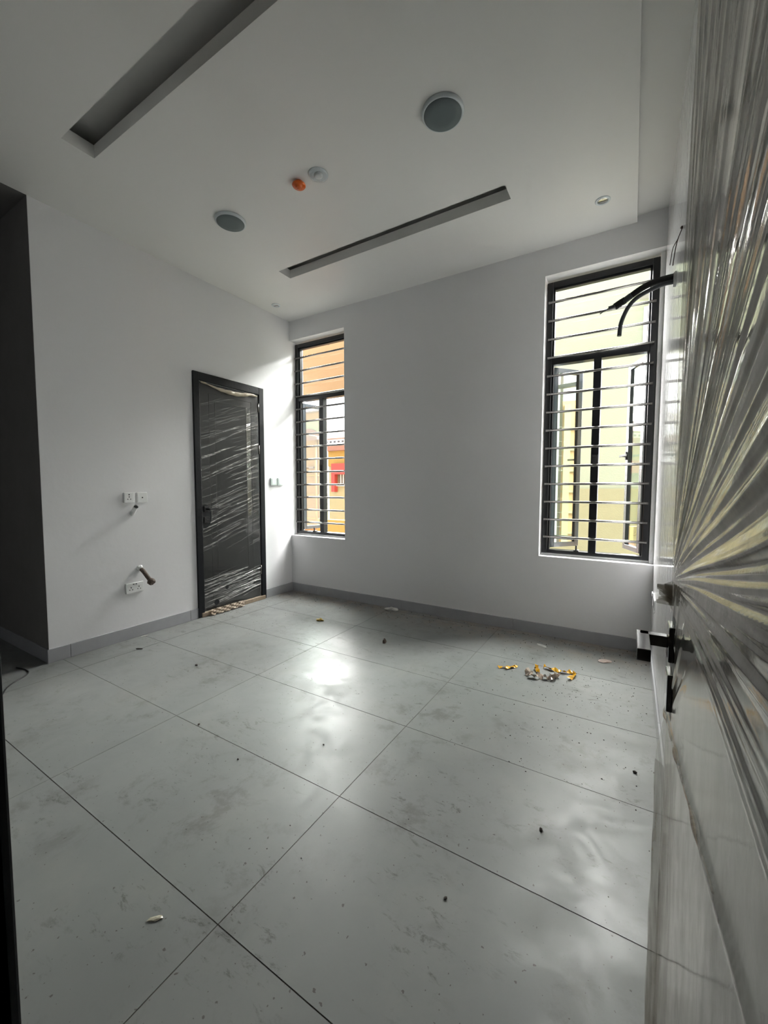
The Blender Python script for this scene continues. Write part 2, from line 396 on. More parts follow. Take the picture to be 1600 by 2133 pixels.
def make_window(name, label, x0, x1, mull, angL, angR, glassL='glass_coated'):
    root = empty(name, ((x0 + x1) / 2, 3.95, WZ0), label, 'window', kind='structure')
    def P(n, a, b, c, d, e, f, m, bev=.0025): return rel(box(n, a, b, c, d, e, f, m, None, bev), root)
    y0, y1, f = 3.925, 4.010, .048
    z0, z1 = WZ0 + .020, WZ1 - .022
    bm = bmesh.new()
    bx(bm, x0, x0 + f, y0, y1, z0, z1); bx(bm, x1 - f, x1, y0, y1, z0, z1); bx(bm, x0 + f, x1 - f, y0, y1, z1 - f, z1); bx(bm, x0 + f, x1 - f, y0, y1, z0, z0 + .032)
    rel(obj('frame', bm, 'window_frame_black', None, .003), root)
    # inner bead of the frame
    bm = bmesh.new(); i = .016
    bx(bm, x0 + f, x0 + f + i, y0 + .02, y1 - .02, z0 + .032, z1 - f); bx(bm, x1 - f - i, x1 - f, y0 + .02, y1 - .02, z0 + .032, z1 - f); bx(bm, x0 + f, x1 - f, y0 + .02, y1 - .02, z1 - f - i, z1 - f)
    rel(obj('glazing_bead', bm, 'window_frame_black', None, .002), root)
    tz0, tz1 = 2.418, 2.478
    P('transom', x0 + f, x1 - f, y0 + .004, y1 - .004, tz0, tz1, 'window_frame_black')
    P('mullion', mull - .030, mull + .030, y0 + .004, y1 - .004, z0 + .03, tz0, 'window_frame_black')
    P('pane', x0 + f + .004, x1 - f - .004, 3.965, 3.971, tz1 - .002, z1 - f + .002, 'glass_clear', 0)
    # mortar bedding round the frame
    bm = bmesh.new(); bx(bm, x0 - .002, x1 + .002, 3.935, 4.0, WZ0 + .001, z0 - .0005)
    rel(obj('sill_mortar', bm, 'plaster_white', None, .004), root)
    rel(make_casement(None, x0 + f + .004, 1, math.radians(angL), z0 + .045, tz0 - .012, mull - .03 - x0 - f - .008, False, glassL), root)
    rel(make_casement(None, x1 - f - .004, -1, math.radians(angR), z0 + .045, tz0 - .012, x1 - f - mull - .03 - .008, True), root)
    # latch keep on the mullion and stay on the sill
    bm = bmesh.new(); bx(bm, mull - .026, mull + .026, y0 - .008, y0 + .006, 1.535, 1.61); bx(bm, mull - .014, mull + .014, y0 - .014, y0 - .006, 1.50, 1.60)
    rel(obj('latch', bm, 'foam_black', None, .003), root)
    bm = bmesh.new(); bx(bm, x0 + .27, x0 + .31, y0 - .004, y0 + .05, z0 + .03, z0 + .043); bx(bm, x0 + .283, x0 + .297, y0, y0 + .012, z0 + .04, z0 + .085)
    rel(obj('stay', bm, 'foam_black', None, .002), root)
    # security bars: round steel rods screwed to the inside of the frame
    bm = bmesh.new(); r = .0108; L = x1 - x0 - .034
    tube(bm, [(-L / 2, 0, 0), (L / 2, 0, 0)], r, 12)
    for s in (-1, 1): bx(bm, s * (L / 2 - .016) - .008, s * (L / 2 - .016) + .008, .004, .020, -.006, .006)
    bar = obj('bar', bm, 'steel_bar', None)
    bar.parent = root; bar.location = (0, 3.905 - 3.95, BAR_Z[0] - WZ0)
    for z in BAR_Z[1:]: instance(bar, root, loc=(0, 3.905 - 3.95, z - WZ0))
    return root
make_window('window_1', 'tall narrow barred window in the corner beside the closed door', XL + .004, SWX - .004, -3.300, 77, 96)
make_window('window_2', 'tall barred window with two open casements beside the right wall', BWX + .004, .132, -.283, 50, 68, 'glass_mirror')
# plaster cheek between the frame of the large window and the right wall
struct(box('trim_1', .134, XR, 3.905, YO, WZ0, WZ1, 'plaster_white', None, .003), 'white plaster cheek between window frame and right wall', 'plaster')

# ------------------------------------------------------------------ closed door in the left wall
D0, D1, DH = 2.487, 3.378, 2.470
door1 = empty('door_1', (XL, (D0 + D1) / 2, 0), 'closed charcoal door wrapped in clear film, in a black frame', 'door', kind='structure')
def d1(o): return rel(o, door1)
bm = bmesh.new(); fx0, fx1 = XL - .06, XL + .020
bx(bm, fx0, fx1, D0, D0 + .066, .004, DH); bx(bm, fx0, fx1, D1 - .066, D1, .004, DH); bx(bm, fx0, fx1, D0 + .066, D1 - .066, DH - .082, DH)
d1(obj('door_frame', bm, 'black_metal', None, .004))
LY0, LY1, LZ0, LZ1 = D0 + .069, D1 - .076, .052, DH - .088
# leaf with two concentric moulded grooves
def grooved_leaf(y0, y1, z0, z1, x, insets, gw=.008, gd=.005):
    """raised faces of the leaf, left apart by narrow sunk grooves"""
    bm = bmesh.new(); e = 0.0
    for b in insets:
        a = e
        for (ya, yb, za, zb) in ((y0 + a, y1 - a, z0 + a, z0 + b), (y0 + a, y1 - a, z1 - b, z1 - a), (y0 + a, y0 + b, z0 + b, z1 - b), (y1 - b, y1 - a, z0 + b, z1 - b)):
            bx(bm, x - gd, x, ya, yb, za, zb)
        e = b + gw
    bx(bm, x - gd, x, y0 + e, y1 - e, z0 + e, z1 - e)
    return bm
d1(box('leaf', XL - .040, XL + .001, LY0, LY1, LZ0, LZ1, 'socket_black'))
d1(obj('moulded_face', grooved_leaf(LY0, LY1, LZ0, LZ1, XL + .006, (.100, .170)), 'door_charcoal', None))
for hz in (2.24, 1.76, .36):
    bm = bmesh.new(); tube(bm, [(XL + .013, LY1 + .004, hz - .05), (XL + .013, LY1 + .004, hz + .05)], .006, 10)
    bx(bm, XL + .004, XL + .010, LY1 - .004, LY1 + .012, hz - .05, hz + .05)
    d1(obj('hinge', bm, 'steel_bar', None))
# lever handle and lock plate
bm = bmesh.new(); bx(bm, XL + .006, XL + .016, LY0 + .020, LY0 + .076, 1.075, 1.135); d1(obj('rosette', bm, 'foam_black', None, .002))
bm = bmesh.new(); bx(bm, XL + .006, XL + .016, LY0 + .020, LY0 + .076, .965, 1.025); d1(obj('lock_plate', bm, 'foam_black', None, .002))
bm = bmesh.new(); bx(bm, XL + .016, XL + .060, LY0 + .038, LY0 + .058, 1.095, 1.115); bx(bm, XL + .048, XL + .060, LY0 + .038, LY0 + .160, 1.095, 1.115); d1(obj('lever', bm, 'foam_black', None, .002))

def grid_mesh(name, P, Q, fn, material, keep=None):
    """surface on the (P,Q) lattice; fn(P,Q) -> X,Y,Z[,crease] arrays; keep(P,Q)-> bool mask of cells"""
    A, B = np.meshgrid(P, Q, indexing='ij'); R = fn(A, B)
    co = np.stack(R[:3], -1).reshape(-1, 3).astype(np.float32); n, mm = len(P), len(Q)
    idx = np.arange(n * mm).reshape(n, mm)
    q = np.stack([idx[:-1, :-1], idx[1:, :-1], idx[1:, 1:], idx[:-1, 1:]], -1)
    q = q[keep((A[:-1, :-1] + A[1:, 1:]) / 2, (B[:-1, :-1] + B[1:, 1:]) / 2)] if keep is not None else q
    q = q.reshape(-1, 4).astype(np.int32); used = np.zeros(n * mm, bool); used[q.ravel()] = True
    new = np.cumsum(used) - 1; q = new[q].astype(np.int32); co = co[used]
    me = bpy.data.meshes.new(name); me.vertices.add(len(co)); me.vertices.foreach_set('co', co.ravel())
    me.loops.add(q.size); me.loops.foreach_set('vertex_index', q.ravel())
    me.polygons.add(len(q)); me.polygons.foreach_set('loop_start', np.arange(0, q.size, 4, dtype=np.int32))
    me.polygons.foreach_set('use_smooth', np.ones(len(q), bool))
    me.update(calc_edges=True); me.validate()
    if len(R) > 3:
        a = me.attributes.new('crease', 'FLOAT', 'POINT'); a.data.foreach_set('value', R[3].reshape(-1)[used].astype(np.float32))
    me.materials.append(MATS[material])
    o = bpy.data.objects.new(name, me); C.objects.link(o); return o
rng = np.random.default_rng(7)
def ridge_field(A, B, n, seed, la=(.10, .45), w=(.002, .005), slope=(-.3, -.12), a_rng=(0, 1), b_rng=(0, 1), amp=(.002, .006)):
    """sum of thin straight creases: each a short line segment with a soft cross profile"""
    r = np.random.default_rng(seed); D = np.zeros_like(A)
    for _ in range(n):
        a0 = r.uniform(*a_rng); b0 = r.uniform(*b_rng); L = r.uniform(*la); s = r.uniform(*slope); ww = r.uniform(*w); am = r.uniform(*amp)
        u = A - a0; v = B - b0 - s * u - .0025 * np.sin(u * 21 + a0 * 30)
        D += am * np.exp(-(v / ww) ** 2) * np.exp(-np.clip(np.abs(u) - L / 2, 0, None) ** 2 / .0008)
    return D
# clear film over the closed door
P = np.linspace(LY0 + .004, LY1 - .006, 170); Q = np.linspace(LZ0 + .004, LZ1 - .012, 800)
def film1(A, B):
    D = ridge_field(A, B, 60, 1, a_rng=(LY0, LY1), b_rng=(1.50, 2.20), slope=(.30, .46), la=(.15, .6), amp=(.0008, .0030))
    D += ridge_field(A, B, 60, 2, a_rng=(LY0, LY1), b_rng=(.70, 1.55), slope=(.28, .44), la=(.12, .6), amp=(.0008, .0030))
    D += ridge_field(A, B, 46, 3, a_rng=(LY0, LY1), b_rng=(.12, .42), slope=(.06, .24), la=(.2, .7), amp=(.0015, .0045))
    K = np.clip(D / .0036, 0, 1)
    D += np.minimum(np.clip((A - 3.03) / .09, 0, 1) * .0115, np.clip((3.183 - A) * .19, 0, 1)) * np.clip((2.22 - B) / .08, 0, 1) * np.clip((B - .95) / .12, 0, 1) * (.75 + .25 * np.sin(B * 7))
    return XL + .0095 + np.clip(D, -.002, .014), A, B, K
def hole1(A, B): return ~(((A - (LY0 + .03)) / .075) ** 2 + ((B - 1.03) / .12) ** 2 < 1) & ~((A - 2.70) ** 2 / .0009 + (B - .115) ** 2 / .0009 < 1) & ~((A - 2.83) ** 2 / .0005 + (B - .25) ** 2 / .0005 < 1)
d1(grid_mesh('protective_film', P, Q, film1, 'film_clear', hole1))
# rolled-up film edge sagging along the top of the leaf
bm = bmesh.new()
pts = []
for i in range(60):
    t = i / 59; y = LY0 + .01 + t * (LY1 - LY0 - .03); z = LZ1 - .006 - .050 * math.sin(PI * min(1, t * 1.15)) ** 1.0 * (0.5 + .5 * t) - .012 * t
    pts.append((XL + .022 + .004 * math.sin(t * 17), y, z))
tube(bm, pts, lambda t: .007 + .016 * (math.sin(PI * min(1, max(0, (t - .18) / .82))) if t > .18 else 0) + .002 * math.sin(t * 43), 10)
d1(obj('film_roll', bm, 'tape_roll', None))
# dusty taped threshold
d1(box('threshold', XL - .04, XL + .030, D0 + .030, D1 - .020, .0005, .046, 'tape_dirty', None, .006))
P = np.linspace(2.60, 3.02, 90); Q = np.linspace(0, 1, 24)
def fold(A, B):
    n = .006 * np.sin(A * 70 + B * 9) + .004 * np.sin(A * 131 - B * 14 + 2) + .003 * np.sin(A * 211 + B * 23)
    return XL + .042 + .022 * (1 - B) + n, A, .006 + .055 * B + .3 * n * B + .004
d1(grid_mesh('crumpled_tape', P, Q, fold, 'tape_brown'))

# ------------------------------------------------------------------ open door (right), wrapped in film
EX, EY, DWID = .0835, 1.062, .870            # free edge of the leaf (face x, y), leaf width
door2 = empty('door_2', (EX, EY, 0), 'open grey door in crumpled clear film with black lever handle', 'door', kind='structure')
def d2_(o): return rel(o, door2)
bm = bmesh.new(); bx(bm, EX, EX + .042, EY - DWID, EY, .012, 2.44)
d2_(obj('leaf', bm, 'door_grey', None, .002))
CR0, CRS = .835, .19                          # dirty crease: height at the free edge, rise towards the hinge
S_ = np.concatenate([np.linspace(-.014, .06, 70), np.linspace(.06, .40, 190)[1:], np.linspace(.40, DWID, 130)[1:]])
Z_ = np.linspace(.012, 2.44, 1150)
angr = np.random.default_rng(11)
folds = [(angr.uniform(.08, 1.53) if _ < 140 else angr.uniform(.14, .85), angr.uniform(.004, .020 if _ < 140 else .011), angr.uniform(.3, 1.0), angr.uniform(.03, .30), angr.uniform(.35, 1.5)) for _ in range(215)] + [(angr.uniform(-.06, .50), angr.uniform(.003, .009), angr.uniform(.6, 1.0), angr.uniform(.02, .2), angr.uniform(.3, 1.2)) for _ in range(70)]
def vnoise(A, B, seed):
    r = np.random.default_rng(seed); D = np.zeros_like(A)
    for i in range(12):
        fa, fb = r.uniform(-60, 60), r.uniform(-60, 60); D += np.abs(np.sin(A * fa + B * fb + r.uniform(0, 6.28))) / 3
    return D
def film2(S, Z):
    cr = CR0 + CRS * np.clip(S, 0, None)
    up = 1 / (1 + np.exp(-(Z - cr - .03) / .012))
    rz = Z - 1.125; rr = np.sqrt((S + .03) ** 2 + rz ** 2); th = np.arctan2(rz, S + .03)
    D = np.zeros_like(S); K = np.zeros_like(S)
    for a, w, am, r0, r1 in folds:
        ww = w * (1 + .12 / (rr + .10))
        ridge = 1 - np.clip(np.abs(th - a + .004 * np.sin(rr * 9 + a * 9)) / ww, 0, 1)
        env = np.clip((rr - .015) / r0, 0, 1) * np.clip((r1 + .25 - rr) / .25, 0, 1)
        D += am * ridge * env * np.clip(w * rr * .42, 0, .004)
        K = np.maximum(K, am * np.clip(ridge * 2 - 1, 0, 1) * env)
    D = np.clip(D, 0, .007)
    # broad soft folds gathered on the dirty crease below the lock
    th2 = np.arctan2(Z - .80, S + .02); rr2 = np.sqrt((S + .02) ** 2 + (Z - .80) ** 2)
    D += .0026 * np.clip(np.sin(th2 * 30 + 1.2 * np.sin(rr2 * 5)), 0, 1) ** 2 * np.exp(-((rr2 - .22) / .20) ** 2) * np.clip((1.16 - Z) / .06, 0, 1) * up
    D += .0005 * vnoise(S * 2.2, Z * 2.6, 5) * np.exp(-((rr - .12) / .14) ** 2) * np.clip((th - .02) / .1, 0, 1)
    low = 1 - up
    D = D * up + low * (.0014 + .0006 * np.sin(S * 22 + Z * 2.2))
    D += low * .014 * np.exp(-((S + .012) / .022) ** 2) * np.clip((cr - Z) / .10, 0, 1)
    D += .0040 * np.exp(-((Z - cr) / .010) ** 2)
    return EX - .0022 - np.clip(D, 0, .03), EY - S, Z, K * up + .55 * low + .8 * np.exp(-((Z - cr) / .008) ** 2)
def keep2(S, Z): return ~((np.abs(S - .055) < .052) & (np.abs(Z - 1.015) < .055)) & ~((np.abs(S - .055) < .045) & (np.abs(Z - .915) < .050)) & ~((S < .02) & (Z > .97) & (Z < 1.06))
d2_(grid_mesh('protective_film', S_, Z_, film2, 'film_wrap', keep2))
# dirty rolled edge of the film layer
bm = bmesh.new(); pts = []
for i in range(70):
    t = i / 69; s = -.010 + t * .60
    pts.append((EX - .0062 - .0008 * math.sin(t * 31), EY - s, CR0 + CRS * max(0, s) + .0012 * math.sin(t * 19)))
tube(bm, pts, lambda t: .0012 + .0030 * max(0, math.sin(t * 17 + .6)) ** 2, 8)
d2_(obj('film_edge', bm, 'tape_dirty', None))
# brownish packing tape round the free edge below the crease
P = np.linspace(-.0135, .040, 30); Q = np.linspace(.014, .72, 130)
def tape(A, B):
    n = .0008 * np.sin(B * 37 + A * 160) + .0006 * np.sin(B * 13 + A * 420)
    D = .014 * np.exp(-((A + .012) / .022) ** 2)
    w = .75 + .25 * np.sin(B * 5 + .6)
    return EX - .0046 - D + n, EY - (-.0135 + (A + .0135) * w), B, .5 + 0 * A
d2_(grid_mesh('edge_tape', P, Q, tape, 'film_brown'))
# torn tuft of tape where the film was cut free of the handle
bm = bmesh.new(); rr_ = random.Random(3)
for q in range(9):
    a = rr_.uniform(-.5, 1.2); L = rr_.uniform(.014, .034); z = 1.105 + rr_.uniform(-.03, .02); y = EY - rr_.uniform(-.004, .03)
    p0 = Vector((EX - .003, y, z)); p1 = p0 + Vector((-L * math.cos(a), rr_.uniform(-.01, .012), L * math.sin(a) * .6)); off = Vector((0, .004, rr_.uniform(.008, .014)))
    th = Vector((.0008, .0008, 0))
    vs = [bm.verts.new(p) for p in (p0 - off, p1 - off * .3, p1 + off * .3, p0 + off)]; bm.faces.new(vs)
    vs = [bm.verts.new(p + th) for p in (p0 - off, p1 - off * .3, p1 + off * .3, p0 + off)]; bm.faces.new(vs[::-1])
d2_(obj('torn_tape', bm, 'film_brown', None, recalc=False))
# lever handle: square rosette, neck, grip running back along the door; lock plate below
hy, hz = EY - .055, 1.014
rx = EX - .011
d2_(box('rosette', rx, EX, hy - .028, hy + .028, hz - .036, hz + .036, 'bronze_lever', None, .0025))
d2_(box('lock_plate', rx, EX, hy - .030, hy + .026, .915 - .038, .915 + .038, 'bronze_lever', None, .0025))
bm = bmesh.new(); bx(bm, EX - .060, rx, hy - .011, hy + .011, hz - .0115, hz + .0115); bx(bm, EX - .066, EX - .043, hy - .110, hy + .011, hz - .0115, hz + .0115)
d2_(obj('lever', bm, 'bronze_lever', None, .0015))
# jambs and head of the doorway the door hangs in
bm = bmesh.new(); bx(bm, DW0 - .06, DW0, YF - .205, YF + .012, .004, 2.50); bx(bm, DW0, XR, YF - .205, YF + .012, 2.455, 2.50)
bx(bm, EX + .048, XR - .001, YF - .205, YF - .02, .004, 2.455)
struct(obj('trim_2', bm, 'black_metal', None, .004), 'black frame round the doorway', 'door frame')

# ------------------------------------------------------------------ ceiling fittings
def hang(name, x, y, z, label, cat, group=None): return empty(name, (x, y, z), label, cat, group)
def fixture(x, y, label):
    r = hang('ceiling_speaker', x, y, ZC, label, 'ceiling fixture', 'round grey-faced ceiling fixtures')
    bm = bmesh.new(); lathe(bm, [(.115, 0), (.116, -.006), (.112, -.016), (.106, -.020), (.102, -.0180)], 56)
    obj('rim', bm, 'fixture_rim', r)
    bm = bmesh.new(); lathe(bm, [(.103, -.0178), (.102, -.0210), (.06, -.0220), (.0, -.0224)], 56)
    obj('grille', bm, 'fixture_grille', r)
    return r
fixture(-.955, 2.182, 'round grey-faced ceiling fixture nearer the large window side')
fixture(-2.722, 2.182, 'round grey-faced ceiling fixture nearer the closed dark door')
r = hang('smoke_detector', -1.832, 2.172, ZC, 'clear plastic domed detector cover on the ceiling', 'detector')
glass_mat('clear_cover', (.90, .91, .92), .12, .04)
def shell(prof, n=48):
    bm = bmesh.new(); lathe(bm, prof, n, close=False); return bm
obj('cover', shell([(.066, -.001), (.066, -.006), (.060, -.014), (.048, -.017), (.038, -.018), (.036, -.025), (.031, -.029), (.024, -.029), (.021, -.035), (.012, -.037), (0, -.037)]), 'clear_cover', r)
bm = bmesh.new(); lathe(bm, [(.064, 0), (.064, -.0025), (.060, -.003), (0, -.003)], 48); obj('base_plate', bm, 'fixture_rim', r)
bm = bmesh.new(); lathe(bm, [(.028, -.003), (.028, -.012), (.018, -.016), (0, -.016)], 36); obj('core', bm, 'plastic_white', r)
r = hang('heat_detector', -1.992, 2.160, ZC, 'small orange plastic detector cap on the ceiling', 'detector')
bm = bmesh.new(); lathe(bm, [(.030, 0), (.030, -.012), (.044, -.014), (.046, -.020), (.040, -.028), (.024, -.030), (.022, -.040), (.018, -.042), (0, -.040)], 40); obj('cap', bm, 'orange_plastic', r)
bm = bmesh.new(); lathe(bm, [(.013, -.0405), (.013, -.044), (0, -.0445)], 28); obj('button', bm, 'orange_plastic', r)
glass_mat('lens_clear', (.93, .93, .90), .07, .05)
for x, y, lb in ((-.247, 3.419, 'small recessed downlight in the ceiling above the large window'), (-3.514, 3.414, 'small recessed downlight in the ceiling corner above the narrow window')):
    r = hang('downlight', x, y, ZC, lb, 'downlight', 'small recessed downlights')
    bm = bmesh.new(); lathe(bm, [(.050, 0), (.050, -.003), (.046, -.006), (.036, -.005), (.034, -.001), (.034, 0)], 44); obj('rim', bm, 'fixture_rim', r)
    bm = bmesh.new(); lathe(bm, [(.034, -.0006), (.034, -.0025), (.026, -.0040), (0, -.0046)], 36); obj('lens', bm, 'chrome', r)
    bm = bmesh.new(); bx(bm, -.030, .030, -.0025, .0025, -.0062, -.0042); obj('retaining_clip', bm, 'steel_bar', r)

# ------------------------------------------------------------------ sockets, switches, pipes on the left wall
def pins(bm, y, z, s=1.0, round_top=False):
    bx(bm, XL + .0158, XL + .0166, y - .0027 * s, y + .0027 * s, z - .001, z + .011 * s)
    for k in (-1, 1): bx(bm, XL + .0158, XL + .0166, y + k * .0105 * s - .0042, y + k * .0105 * s + .0042, z - .016 * s, z - .010 * s)
def plate(name, y0, y1, z0, z1, label, cat, group, m='plastic_white'):
    r = empty(name, (XL, (y0 + y1) / 2, z0), label, cat, group)
    rel(box('faceplate', XL + .0005, XL + .016, y0, y1, z0, z1, m, None, .003), r); return r
r = plate('wall_socket', 1.815, 1.903, 1.193, 1.281, 'single white wall socket with three-pin holes above the white conduit', 'socket', None)
bm = bmesh.new(); pins(bm, 1.857, 1.238, 1.1); bx(bm, XL + .0158, XL + .0166, 1.852, 1.862, 1.258, 1.268); rel(obj('pin_holes', bm, 'socket_black'), r)
r = plate('aerial_socket', 1.923, 2.011, 1.193, 1.281, 'white wall plate with one small round hole beside the single socket', 'socket', None)
bm = bmesh.new(); tube(bm, [(XL + .0158, 1.968, 1.236), (XL + .0175, 1.968, 1.236)], .006, 16); rel(obj('jack', bm, 'socket_black'), r)
r = plate('double_socket', 1.805, 1.953, .402, .490, 'white double wall socket low on the wall', 'socket', None)
bm = bmesh.new(); pins(bm, 1.846, .446, 1.1); rel(obj('pin_holes', bm, 'socket_black'), r)
bm = bmesh.new(); pins(bm, 1.913, .446, 1.1); rel(obj('pin_holes', bm, 'socket_black'), r)
bm = bmesh.new(); bx(bm, XL + .0158, XL + .0190, 1.862, 1.872, .474, .482); bx(bm, XL + .0158, XL + .0190, 1.885, 1.895, .474, .482); rel(obj('switch', bm, 'hose_grey', None), r)
for y0, lb in ((3.476, 'pale wall switch plate next to the door frame'), (3.592, 'pale wall switch plate next to the window corner')):
    r = plate('wall_switch', y0, y0 + .094, 1.350, 1.442, lb, 'switch', 'pair of pale wall switches', 'switch_pale')
    rel(box('rocker', XL + .0160, XL + .0185, y0 + .012, y0 + .082, 1.362, 1.430, 'switch_pale', None, .002), r)
r = empty('conduit_stub', (XL, 1.885, 1.10), 'short white conduit stub sticking out of the wall below the sockets', 'pipe')
bm = bmesh.new()
a = Vector((XL - .01, 1.885, 1.092)); b = Vector((XL + .092, 1.872, 1.160)); d = (b - a).normalized()
tube(bm, [a, a + d * .06, b], .0185, 20, cap=False); tube(bm, [b, b - d * .0001, b - d * .02], .0155, 20, cap=False)
rel(obj('pipe', bm, 'plastic_white'), r)
bm = bmesh.new(); tube(bm, [b - d * .004, b - d * .006], .0157, 20); rel(obj('bore', bm, 'socket_black'), r)
r = empty('waste_pipe', (XL, 1.93, .61), 'cut dark pipe stub with a ragged rusty end sticking out low on the wall', 'pipe')
bm = bmesh.new(); p = [Vector(q) for q in ((XL - .01, 1.929, .616), (XL + .06, 1.929, .590), (XL + .14, 1.928, .540), (XL + .20, 1.927, .508))]
tube(bm, smooth_path(p, 6), .0175, 18); rel(obj('pipe', bm, 'pipe_rust'), r)
bm = bmesh.new(); d = (p[3] - p[2]).normalized()
tube(bm, [p[3] - d * .035, p[3] - d * .018, p[3], p[3] + d * .014], lambda t: .020 + .011 * math.sin(t * 3.0), 11)
for v in bm.verts: v.co += Vector((noise.noise(v.co * 60), noise.noise(v.co * 60 + Vector((9, 0, 0))), noise.noise(v.co * 60 + Vector((0, 7, 0))))) * .011
rel(obj('ragged_end', bm, 'pipe_rust'), r)
bm = bmesh.new(); tube(bm, [(XL + .0, 1.929, .614), (XL + .035, 1.929, .600)], .026, 16, r1=.020)
for v in bm.verts: v.co += Vector((0, noise.noise(v.co * 70), noise.noise(v.co * 70 + Vector((5, 0, 0))))) * .006
rel(obj('plaster_collar', bm, 'plaster_white'), r)

# ------------------------------------------------------------------ pipes and wires on the right wall
r = empty('refrigerant_pipe', (XR, 2.78, 2.46), 'black insulated pipe bundle with grey hose hanging from the right wall', 'pipe')
PY = 2.76
main = [(XR + .01, PY, 2.468), (.135, PY, 2.470), (.095, PY, 2.467), (.038, PY, 2.456), (-.007, PY, 2.436), (-.052, PY, 2.408)]
bm = bmesh.new(); tube(bm, smooth_path(main, 8), .0165, 14); rel(obj('insulation', bm, 'foam_black'), r)
bm = bmesh.new(); tube(bm, smooth_path([(-.040, PY - .002, 2.416), (-.062, PY - .002, 2.402), (-.080, PY - .002, 2.392)], 5), .0175, 14); rel(obj('wrap', bm, 'hose_grey'), r)
bm = bmesh.new(); tube(bm, smooth_path([(-.070, PY, 2.398), (-.095, PY, 2.386), (-.120, PY, 2.372)], 5), .0195, 12); rel(obj('insulation', bm, 'foam_black'), r)
bm = bmesh.new(); tube(bm, smooth_path([(-.105, PY, 2.384), (-.130, PY, 2.376), (-.152, PY, 2.372)], 5), .0095, 12); rel(obj('inner_pipe', bm, 'hose_grey'), r)
bm = bmesh.new(); tube(bm, smooth_path([(-.145, PY, 2.373), (-.170, PY, 2.362), (-.196, PY, 2.348)], 5), .0028, 8); rel(obj('copper_tail', bm, 'hose_grey'), r)
bm = bmesh.new(); tube(bm, smooth_path([(XR + .01, PY - .006, 2.438), (.120, PY - .008, 2.440), (.060, PY - .012, 2.424), (-.010, PY - .014, 2.394), (-.055, PY - .014, 2.346), (-.085, PY - .014, 2.270), (-.092, PY - .014, 2.198)], 8), .0115, 14); rel(obj('drain_hose', bm, 'hose_grey'), r)
bm = bmesh.new(); tube(bm, [(XR - .012, PY, 2.456), (XR - .004, PY, 2.456), (XR + .004, PY, 2.456)], .035, 9)
for v in bm.verts: v.co += Vector((0, noise.noise(v.co * 50), noise.noise(v.co * 50 + Vector((5, 0, 0))))) * .012
rel(obj('torn_hole_edge', bm, 'plaster_white'), r)
r = empty('loose_wires', (XR, 2.45, 2.56), 'pair of thin dark loose wires hanging from a hole in the right wall', 'wire')
Y = 2.45
bm = bmesh.new(); tube(bm, smooth_path([(XR, Y, 2.566), (.158, Y, 2.545), (.148, Y, 2.515), (.141, Y, 2.48), (.136, Y, 2.44), (.132, Y, 2.395)], 6), .0022, 8); rel(obj('wire', bm, 'wire_dark'), r)
bm = bmesh.new(); tube(bm, smooth_path([(XR, Y, 2.563), (.156, Y, 2.54), (.146, Y, 2.512), (.130, Y, 2.478), (.124, Y, 2.435), (.120, Y, 2.400)], 6), .0018, 8); rel(obj('wire', bm, 'wire_dark'), r)
bm = bmesh.new(); lathe(bm, [(0, -.007), (.006, -.005), (.008, 0), (.006, .005), (0, .007)], 16); 
for v in bm.verts: v.co += Vector((XR - .003, Y, 2.562))
rel(obj('grommet', bm, 'wire_dark'), r)
r = empty('socket_box', (XR, 3.50, .45), 'open socket back box with white rim on the right wall near the corner', 'socket')
rel(box('rim', XR - .004, XR - .0003, 3.40, 3.66, .445, .535, 'plaster_white', None, .001), r)
rel(box('opening', XR - .0052, XR - .0040, 3.42, 3.56, .458, .518, 'socket_black'), r)
bm = bmesh.new(); bx(bm, XR - .012, XR - .004, 3.60, 3.66, .515, .545); rel(obj('plaster_lump', bm, 'plaster_white', None, .004), r)

